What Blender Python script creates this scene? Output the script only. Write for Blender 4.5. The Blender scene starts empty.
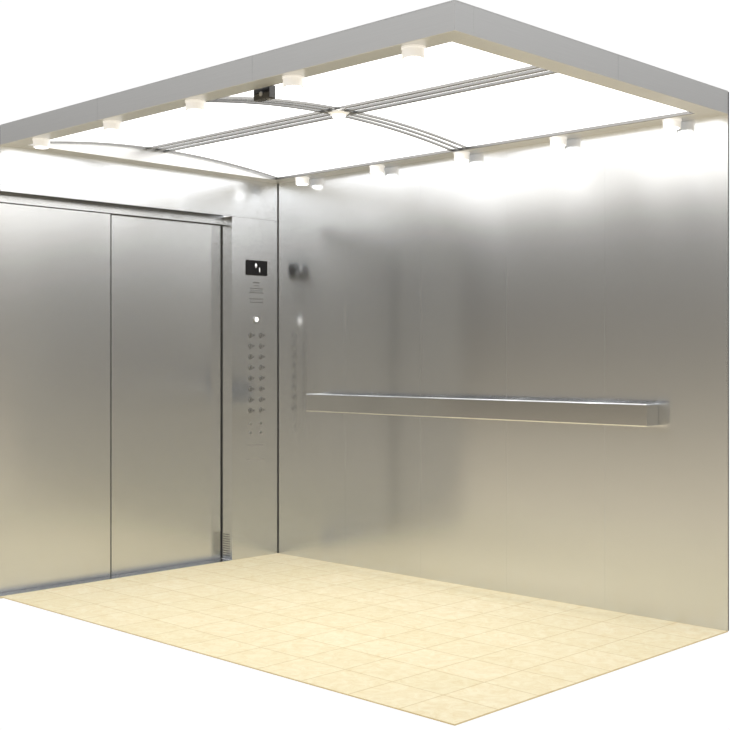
import bpy, bmesh, math
from mathutils import Vector, Matrix
sc=bpy.context.scene
try:
    sc.view_settings.view_transform='Standard'; sc.view_settings.look='None'
except Exception: pass

# ---------- dimensions ----------
LX=3.045; LY=1.899; ZC=2.32; ZT=2.42; W=0.10; T=0.01
RY=-0.371; REC=0.10; ZD=2.085

# ---------- material helpers ----------
def newmat(n):
    m=bpy.data.materials.new(n); m.use_nodes=True
    return m, m.node_tree, m.node_tree.nodes['Principled BSDF']
def simple(n,col,rough=.5,metal=0,emis=None,es=0):
    m,nt,b=newmat(n)
    b.inputs['Base Color'].default_value=(*col,1); b.inputs['Roughness'].default_value=rough
    b.inputs['Metallic'].default_value=metal
    if emis: 
        b.inputs['Emission Color'].default_value=(*emis,1); b.inputs['Emission Strength'].default_value=es
    nz=nt.nodes.new('ShaderNodeTexNoise'); nz.inputs['Scale'].default_value=60
    mr=nt.nodes.new('ShaderNodeMapRange'); mr.inputs[3].default_value=max(0,rough-.03); mr.inputs[4].default_value=min(1,rough+.03)
    nt.links.new(nz.outputs['Fac'],mr.inputs[0]); nt.links.new(mr.outputs[0],b.inputs['Roughness'])
    return m
def steel(n,col=(.62,.62,.62),rough=.32,an=.9,scale=(3,3,220),tan=(0,0,1)):
    m,nt,b=newmat(n)
    tc=nt.nodes.new('ShaderNodeTexCoord'); mp=nt.nodes.new('ShaderNodeMapping')
    mp.inputs['Scale'].default_value=scale
    nz=nt.nodes.new('ShaderNodeTexNoise'); nz.inputs['Scale'].default_value=2; nz.inputs['Detail'].default_value=4
    nt.links.new(tc.outputs['Object'],mp.inputs[0]); nt.links.new(mp.outputs[0],nz.inputs['Vector'])
    mr=nt.nodes.new('ShaderNodeMapRange'); mr.inputs[3].default_value=.95; mr.inputs[4].default_value=1.05
    nt.links.new(nz.outputs['Fac'],mr.inputs[0])
    mx=nt.nodes.new('ShaderNodeVectorMath'); mx.operation='SCALE'; mx.inputs[0].default_value=col
    nt.links.new(mr.outputs[0],mx.inputs['Scale']); nt.links.new(mx.outputs[0],b.inputs['Base Color'])
    b.inputs['Metallic'].default_value=1; b.inputs['Roughness'].default_value=rough
    if an:
        b.inputs['Anisotropic'].default_value=an
        cv=nt.nodes.new('ShaderNodeCombineXYZ')
        for i in range(3): cv.inputs[i].default_value=tan[i]
        nt.links.new(cv.outputs[0],b.inputs['Tangent'])
    return m
WC=(.72,.735,.755)
M_wall=steel('brushed_steel_wall',WC,.195,.80)
M_door=steel('brushed_steel_door',WC,.205,.82)
M_frame=steel('frame_steel',(.72,.725,.73),.38,0)
M_seam=steel('seam_steel',(.62,.63,.64),.28,0)
M_rail=steel('rail_steel',(.70,.71,.72),.2,0)
M_dark=simple('dark_gap',(.03,.03,.03),.6)
M_chrome=simple('trim_chrome',(.22,.22,.22),.25,1)
M_black=simple('black_glass',(.008,.008,.009),.12)
M_btn=simple('button_steel',(.45,.45,.45),.3,1)
M_mark=simple('engraving',(.12,.12,.12),.6)
M_lit=simple('lit_button',(.9,.9,.9),.4,0,(1,1,1),1.0)
M_led=simple('led_text',(.8,.8,.8),.4,0,(1,1,1),1.2)
M_panel=simple('light_diffuser',(.85,.85,.85),.3,0,(.97,.98,1),1.9)
M_lens=simple('downlight_lens',(.9,.9,.9),.3,0,(1,1,1),5)
M_lamp=simple('downlight_body',(.80,.80,.81),.3,0,(1,1,1),.3)

# floor
M_floor,nt,b=newmat('beige_marble_tile')
tc=nt.nodes.new('ShaderNodeTexCoord')
n1=nt.nodes.new('ShaderNodeTexNoise'); n1.inputs['Scale'].default_value=16; n1.inputs['Detail'].default_value=9; n1.inputs['Roughness'].default_value=.72
n1.inputs['Distortion'].default_value=1.2
cr=nt.nodes.new('ShaderNodeValToRGB'); cr.color_ramp.elements[0].position=.3; cr.color_ramp.elements[0].color=(.84,.70,.42,1)
cr.color_ramp.elements[1].position=.62; cr.color_ramp.elements[1].color=(.95,.86,.62,1)
nt.links.new(tc.outputs['Object'],n1.inputs['Vector']); nt.links.new(n1.outputs['Fac'],cr.inputs[0])
bk=nt.nodes.new('ShaderNodeTexBrick'); bk.offset=0; bk.squash=1
bk.inputs['Scale'].default_value=1; bk.inputs['Brick Width'].default_value=.2537; bk.inputs['Row Height'].default_value=.2374
bk.inputs['Mortar Size'].default_value=.0035; bk.inputs['Mortar Smooth'].default_value=.3; bk.inputs['Color1'].default_value=(1,1,1,1); bk.inputs['Color2'].default_value=(.96,.96,.93,1)
bk.inputs['Mortar'].default_value=(.80,.74,.60,1)
nt.links.new(tc.outputs['Object'],bk.inputs['Vector'])
mx=nt.nodes.new('ShaderNodeMix'); mx.data_type='RGBA'; mx.blend_type='MULTIPLY'; mx.inputs[0].default_value=1
nt.links.new(cr.outputs[0],mx.inputs[6]); nt.links.new(bk.outputs[0],mx.inputs[7]); nt.links.new(mx.outputs[2],b.inputs['Base Color'])
b.inputs['Roughness'].default_value=.5

# ---------- mesh helpers ----------
def finish(name,bm,mats,parent=None,smooth=False):
    me=bpy.data.meshes.new(name); bm.normal_update(); bm.to_mesh(me); bm.free()
    for m in (mats if isinstance(mats,list) else [mats]): me.materials.append(m)
    o=bpy.data.objects.new(name,me); sc.collection.objects.link(o)
    if smooth:
        for p in me.polygons: p.use_smooth=True
    if parent: o.parent=parent
    return o
def addbox(bm,lo,hi,mi=0,bev=0):
    r=bmesh.ops.create_cube(bm,size=1)
    c=[(lo[i]+hi[i])/2 for i in range(3)]; s=[abs(hi[i]-lo[i]) for i in range(3)]
    for v in r['verts']:
        v.co=Vector((v.co.x*s[0]+c[0],v.co.y*s[1]+c[1],v.co.z*s[2]+c[2]))
    fs=set(f for v in r['verts'] for f in v.link_faces)
    for f in fs: f.material_index=mi
    if bev:
        es=list(set(e for f in fs for e in f.edges))
        bmesh.ops.bevel(bm,geom=es,offset=bev,segments=3,affect='EDGES',profile=.5)
def box(name,lo,hi,mat,parent=None,bev=0):
    bm=bmesh.new(); addbox(bm,lo,hi,0,bev); return finish(name,bm,mat,parent)
def addcyl(bm,c,r1,r2,h,axis='z',mi=0,seg=32):
    rot={'z':Matrix.Identity(4),'x':Matrix.Rotation(math.pi/2,4,'Y'),'y':Matrix.Rotation(math.pi/2,4,'X')}[axis]
    r=bmesh.ops.create_cone(bm,cap_ends=True,segments=seg,radius1=r1,radius2=r2,depth=h,matrix=Matrix.Translation(c)@rot)
    for f in set(f for v in r['verts'] for f in v.link_faces): f.material_index=mi
def empty(name,loc=(0,0,0)):
    e=bpy.data.objects.new(name,None); sc.collection.objects.link(e); e.location=loc; e.empty_display_size=.1; return e

# ---------- floor ----------
box('floor',(0,-LY,-.004),(LX,0,0),M_floor)
box('door_sill',(-REC-.03,-LY,-.012),(0,RY,-.001),M_rail)

# ---------- right wall ----------
bm=bmesh.new()
seams=[0,.6,1.2,1.8,2.4,LX]
for a,c in zip(seams[:-1],seams[1:]):
    g=.0003
    addbox(bm,(a+(g if a else 0),0,0),(c-(g if c<LX else 0),T-.002,ZT-.0),0)
addbox(bm,(-.0,.0003,0),(LX,T,ZT),1)
finish('wall_right',bm,[M_wall,M_seam])

# ---------- left wall (doorway wall) ----------
bm=bmesh.new()
addbox(bm,(-T,RY,0),(0,0,ZD-.0015))
addbox(bm,(-T,-LY,ZD),(0,0,ZT))
addbox(bm,(-T-.004,RY,ZD-.003),(-T,0,ZD+.003),1)
finish('wall_left',bm,[M_wall,M_dark])
bm=bmesh.new()
addbox(bm,(-REC,RY,0),(-T,RY+.012,ZD))          # jamb reveal
addbox(bm,(-REC-.02,-LY,ZD+.011),(-T,RY,ZD+.02))    # header soffit
finish('trim_2',bm,M_wall)
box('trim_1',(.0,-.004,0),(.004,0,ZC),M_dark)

# doors
d=empty('door_1')
ys=-1.171
bm=bmesh.new(); addbox(bm,(-REC-.02,ys+.002,0),(-REC,RY-.008,ZD+.01)); finish('panel_right',bm,M_door,d)
bm=bmesh.new(); addbox(bm,(-REC-.02+.012,-LY,0),(-REC+.012,ys-.006,ZD+.01),0); finish('panel_left',bm,M_door,d)
box('panel_edge',(-REC-.02,ys-.006,0),(-REC+.010,ys+.003,ZD+.01),M_dark,d)
box('side_gap',(-REC-.02,RY-.008,0),(-REC+.002,RY-.0005,ZD+.01),M_dark,d)
box('hanger_cover',(-REC-.02,-LY,ZD-.045),(-REC+.020,RY-.001,ZD+.0105),M_door,d)
box('hanger_shadow_gap',(-REC-.02,-LY,ZD-.050),(-REC+.0135,RY-.001,ZD-.045),M_dark,d)

# ventilation grille on the jamb
bm=bmesh.new()
addbox(bm,(-.088,RY-.0015,.012),(-.018,RY-.0002,.165),0)
for i in range(5):
    for j in range(10):
        addcyl(bm,(-.080+.0135*i,RY-.0018,.024+.0142*j),.0042,.0042,.001,'y',1,10)
finish('ventilation_grille',bm,[M_rail,M_dark])

# ---------- control panel ----------
cp=empty('elevator_control_panel',(0,-.18,1.3))
def cpo(name,bm,mats):
    o=finish(name,bm,mats); o.parent=cp; o.location=-cp.location; return o
bm=bmesh.new(); addbox(bm,(0.0003,-.262,1.735),(.006,-.092,1.828),0,.002); cpo('display_screen',bm,M_black)
bm=bmesh.new()
for k in range(4):
    hw=.0015+.0022*(3-k); addbox(bm,(.006,-.186-hw,1.794+.004*k),(.0066,-.186+hw,1.798+.004*k))
addbox(bm,(.006,-.1875,1.782),(.0066,-.1845,1.794))
addbox(bm,(.006,-.158,1.757),(.0066,-.155,1.785))
cpo('display_digits',bm,M_led)
bm=bmesh.new()
import random; random.seed(4)
for z,w,h in ((1.69,.05,.008),(1.672,.03,.005),(1.655,.10,.006),(1.642,.09,.004),(1.628,.11,.006),(1.59,.11,.004),(1.57,.10,.006)):
    y=-.18-w/2
    while y<-.18+w/2:
        l=random.uniform(.005,.013); addbox(bm,(.0002,y,z-h/2),(.0012,min(y+l,-.18+w/2+.004),z+h/2)); y+=l+.004
cpo('engraved_text',bm,M_mark)
bm=bmesh.new(); addcyl(bm,(.003,-.181,1.463),.022,.021,.006,'x',0); addcyl(bm,(.0065,-.181,1.463),.015,.014,.003,'x',1)
cpo('alarm_button',bm,[M_btn,M_lit])
bm=bmesh.new()
for r in range(8):
    z=1.365-.066*r
    for y in (-.226,-.142):
        addcyl(bm,(.001,y,z),.0150,.0150,.002,'x',1,24)
        addcyl(bm,(.003,y,z),.0130,.0120,.003,'x',0,24)
        addbox(bm,(.0045,y-.004,z-.007),(.005,y+.003,z+.007),1)
        addbox(bm,(.0002,y+.022,z-.007),(.001,y+.031,z+.007),1)
cpo('floor_buttons',bm,[M_btn,M_mark])
bm=bmesh.new()
for z in (.82,.765):
    for y in (-.226,-.142): addcyl(bm,(.0015,y,z),.008,.008,.003,'x',0,16)
addbox(bm,(.0002,-.25,.69),(.001,-.12,.692),0); addbox(bm,(.0002,-.25,.60),(.001,-.12,.602),0)
cpo('key_switches',bm,[M_btn])

# ---------- handrail ----------
hr=empty('handrail',(1.5,0,.95))
x0,x1=.37,2.695; off=.105
def hro(name,bm,m):
    o=finish(name,bm,m,smooth=False); o.parent=hr; o.location=-hr.location; return o
bm=bmesh.new(); addbox(bm,(x0,-off,.905),(x1,-off+.022,1.012),0,.006); hro('bar',bm,M_rail)
bm=bmesh.new(); addbox(bm,(x1-.03,-off+.018,.905),(x1,-.0005,1.012),0,.006); addbox(bm,(x0,-off+.018,.905),(x0+.03,-.0005,1.012),0,.006); hro('end_returns',bm,M_rail)
bm=bmesh.new()
for x in (.9,1.5,2.1): addcyl(bm,(x,-off/2+.01,.955),.014,.014,off-.024,'y',0); addcyl(bm,(x,-.003,.955),.03,.03,.005,'y',0)
hro('brackets',bm,M_rail)

# ---------- ceiling ----------
ce=empty('ceiling')
def frame(name,lo,hi): return box(name,lo,hi,M_frame,ce,.0015)
frame('beam_front',(0,-LY,ZC),(LX,-LY+W,ZT))
frame('beam_side',(LX-W,-LY+W,ZC),(LX,0,ZT))
frame('beam_wall',(0,-W,ZC),(LX-W,0,ZT))
frame('beam_door',(0,-LY+W,ZC),(W,-W,ZT))
box('roof_plate',(0,-LY,ZT),(LX,0,ZT+.004),M_frame,ce)
bm=bmesh.new()
for x in (.9,2.0): addbox(bm,(x-.0006,-LY-.0004,ZC),(x+.0006,-LY,ZT))
addbox(bm,(LX,-.9006,ZC),(LX+.0004,-.8994,ZT))
finish('beam_seams',bm,M_seam,ce)

# vaulted diffuser
lp=empty('ceiling_light_panel')
XA,XB=W,LX-W; YA,YB=-LY+W,-W; HX,HY=1.57,-1.0
z0=ZC+.015; rise=.066
def vz(y):
    if y<HY: t=(HY-y)/(HY-YA)
    else: t=(y-HY)/(YB-HY)
    return z0+rise*(1-t*t)
N=48
bm=bmesh.new(); rows=[]
for i in range(N+1):
    y=YA+(YB-YA)*i/N
    rows.append((bm.verts.new((XA,y,vz(y))),bm.verts.new((XB,y,vz(y)))))
for i in range(N): bm.faces.new((rows[i][0],rows[i+1][0],rows[i+1][1],rows[i][1]))
finish('diffuser',bm,M_panel,lp,True)
def arch(bm,xc,w,th,drop=0):
    pr=None
    for i in range(N+1):
        y=YA+(YB-YA)*i/N; z=vz(y)-drop
        q=[bm.verts.new(p) for p in ((xc-w/2,y,z),(xc+w/2,y,z),(xc+w/2,y,z-th),(xc-w/2,y,z-th))]
        if pr:
            for k in range(4): bm.faces.new((pr[k],pr[(k+1)%4],q[(k+1)%4],q[k]))
        pr=q
bm=bmesh.new()
for dx in (-.05,-.0,.05): arch(bm,HX+dx,.014,.010)
for x in (XA+.02,XB-.02): arch(bm,x,.012,.008)
finish('arched_ribs',bm,M_chrome,lp)
bm=bmesh.new()
for dy in (-.06,0,.06): addbox(bm,(XA,HY+dy-.010,vz(HY+dy)-.012),(XB,HY+dy+.010,vz(HY+dy)-.001))
finish('straight_ribs',bm,M_chrome,lp)
bm=bmesh.new(); addcyl(bm,(HX,HY,vz(HY)-.012),.035,.06,.02,'z',0); addcyl(bm,(HX,HY,vz(HY)-.025),.03,.03,.006,'z',1)
finish('hub',bm,[M_lamp,M_lens],lp)
bm=bmesh.new()
addbox(bm,(XA,YA,z0-.012),(XB,YA+.01,z0+.002)); addbox(bm,(XA,YB-.01,z0-.012),(XB,YB,z0+.002))
finish('edge_lips',bm,M_chrome,lp)

# downlights
def downlight(x,y):
    bm=bmesh.new()
    addcyl(bm,(0,0,-.020),.041,.041,.040,'z',0,40)
    addcyl(bm,(0,0,-.003),.044,.044,.006,'z',0,40)
    addcyl(bm,(0,0,-.0405),.032,.034,.003,'z',1,40)
    o=finish('downlight',bm,[M_lamp,M_lens]); o.location=(x,y,ZC)
    l=bpy.data.lights.new('beam','SPOT'); l.energy=10; l.spot_size=math.radians(85); l.spot_blend=1; l.shadow_soft_size=.04
    lo=bpy.data.objects.new('beam',l); sc.collection.objects.link(lo); lo.parent=o; lo.location=(0,0,-.085)
    return o
for x in (.293,.922,1.548,2.17,2.80):
    downlight(x,-LY+.066); downlight(x,-.062)

# camera box
cb=empty('security_camera',(1.9,-LY+.15,ZC))
bm=bmesh.new(); addbox(bm,(-.05,-.018,-.035),(.05,.018,.02),0,.004); addcyl(bm,(.0,-.018,-.012),.01,.01,.006,'y',1); addcyl(bm,(.025,-.0,-.036),.005,.005,.003,'z',1)
finish('housing',bm,[M_black,M_btn],cb)

# ---------- world : white backdrop, plus invented bands to shade the steel reflections ----------
w=bpy.data.worlds.new('reflection_env'); sc.world=w; w.use_nodes=True; nt=w.node_tree
bg=nt.nodes['Background']
tc=nt.nodes.new('ShaderNodeTexCoord')
dt=nt.nodes.new('ShaderNodeVectorMath'); dt.operation='DOT_PRODUCT'; dt.inputs[1].default_value=(-.6997,.7145,0)
nt.links.new(tc.outputs['Generated'],dt.inputs[0])
m1=nt.nodes.new('ShaderNodeMapRange'); m1.interpolation_type='SMOOTHSTEP'
m1.inputs[1].default_value=.35; m1.inputs[2].default_value=.75
nt.links.new(dt.outputs['Value'],m1.inputs[0])
sp=nt.nodes.new('ShaderNodeSeparateXYZ'); nt.links.new(tc.outputs['Generated'],sp.inputs[0])
m2=nt.nodes.new('ShaderNodeMapRange'); m2.inputs[1].default_value=-.5; m2.inputs[2].default_value=.5; m2.inputs[3].default_value=0; m2.inputs[4].default_value=1
nt.links.new(sp.outputs['Z'],m2.inputs[0])
cr=nt.nodes.new('ShaderNodeValToRGB'); e=cr.color_ramp.elements
e[0].position=0; e[0].color=(.98,.84,.60,1); e[1].position=1; e[1].color=(.9,.9,.9,1)
for p,c in ((.38,(1.0,.87,.64)),(.44,(.25,.22,.18)),(.48,(.01,.01,.012)),(.60,(.02,.02,.022)),(.66,(.38,.38,.38)),(.78,(.75,.75,.75))):  # dark horizon and beige below, added only for what the walls reflect
    k=e.new(p); k.color=(*c,1)
nt.links.new(m2.outputs[0],cr.inputs[0])
mx=nt.nodes.new('ShaderNodeMix'); mx.data_type='RGBA'; nt.links.new(m1.outputs[0],mx.inputs[0])
nt.links.new(cr.outputs[0],mx.inputs[6]); mx.inputs[7].default_value=(1.02,1.02,1.02,1)
nt.links.new(mx.outputs[2],bg.inputs['Color']); bg.inputs['Strength'].default_value=1

# ---------- camera ----------
cam=bpy.data.cameras.new('camera'); co=bpy.data.objects.new('camera',cam); sc.collection.objects.link(co)
co.location=(5.602,-4.939,1.2254)
co.rotation_euler=(math.pi/2,0,math.atan2(.6997,.7145))
cam.sensor_width=36; cam.lens=1185/730*36; cam.shift_y=-7/730
sc.camera=co
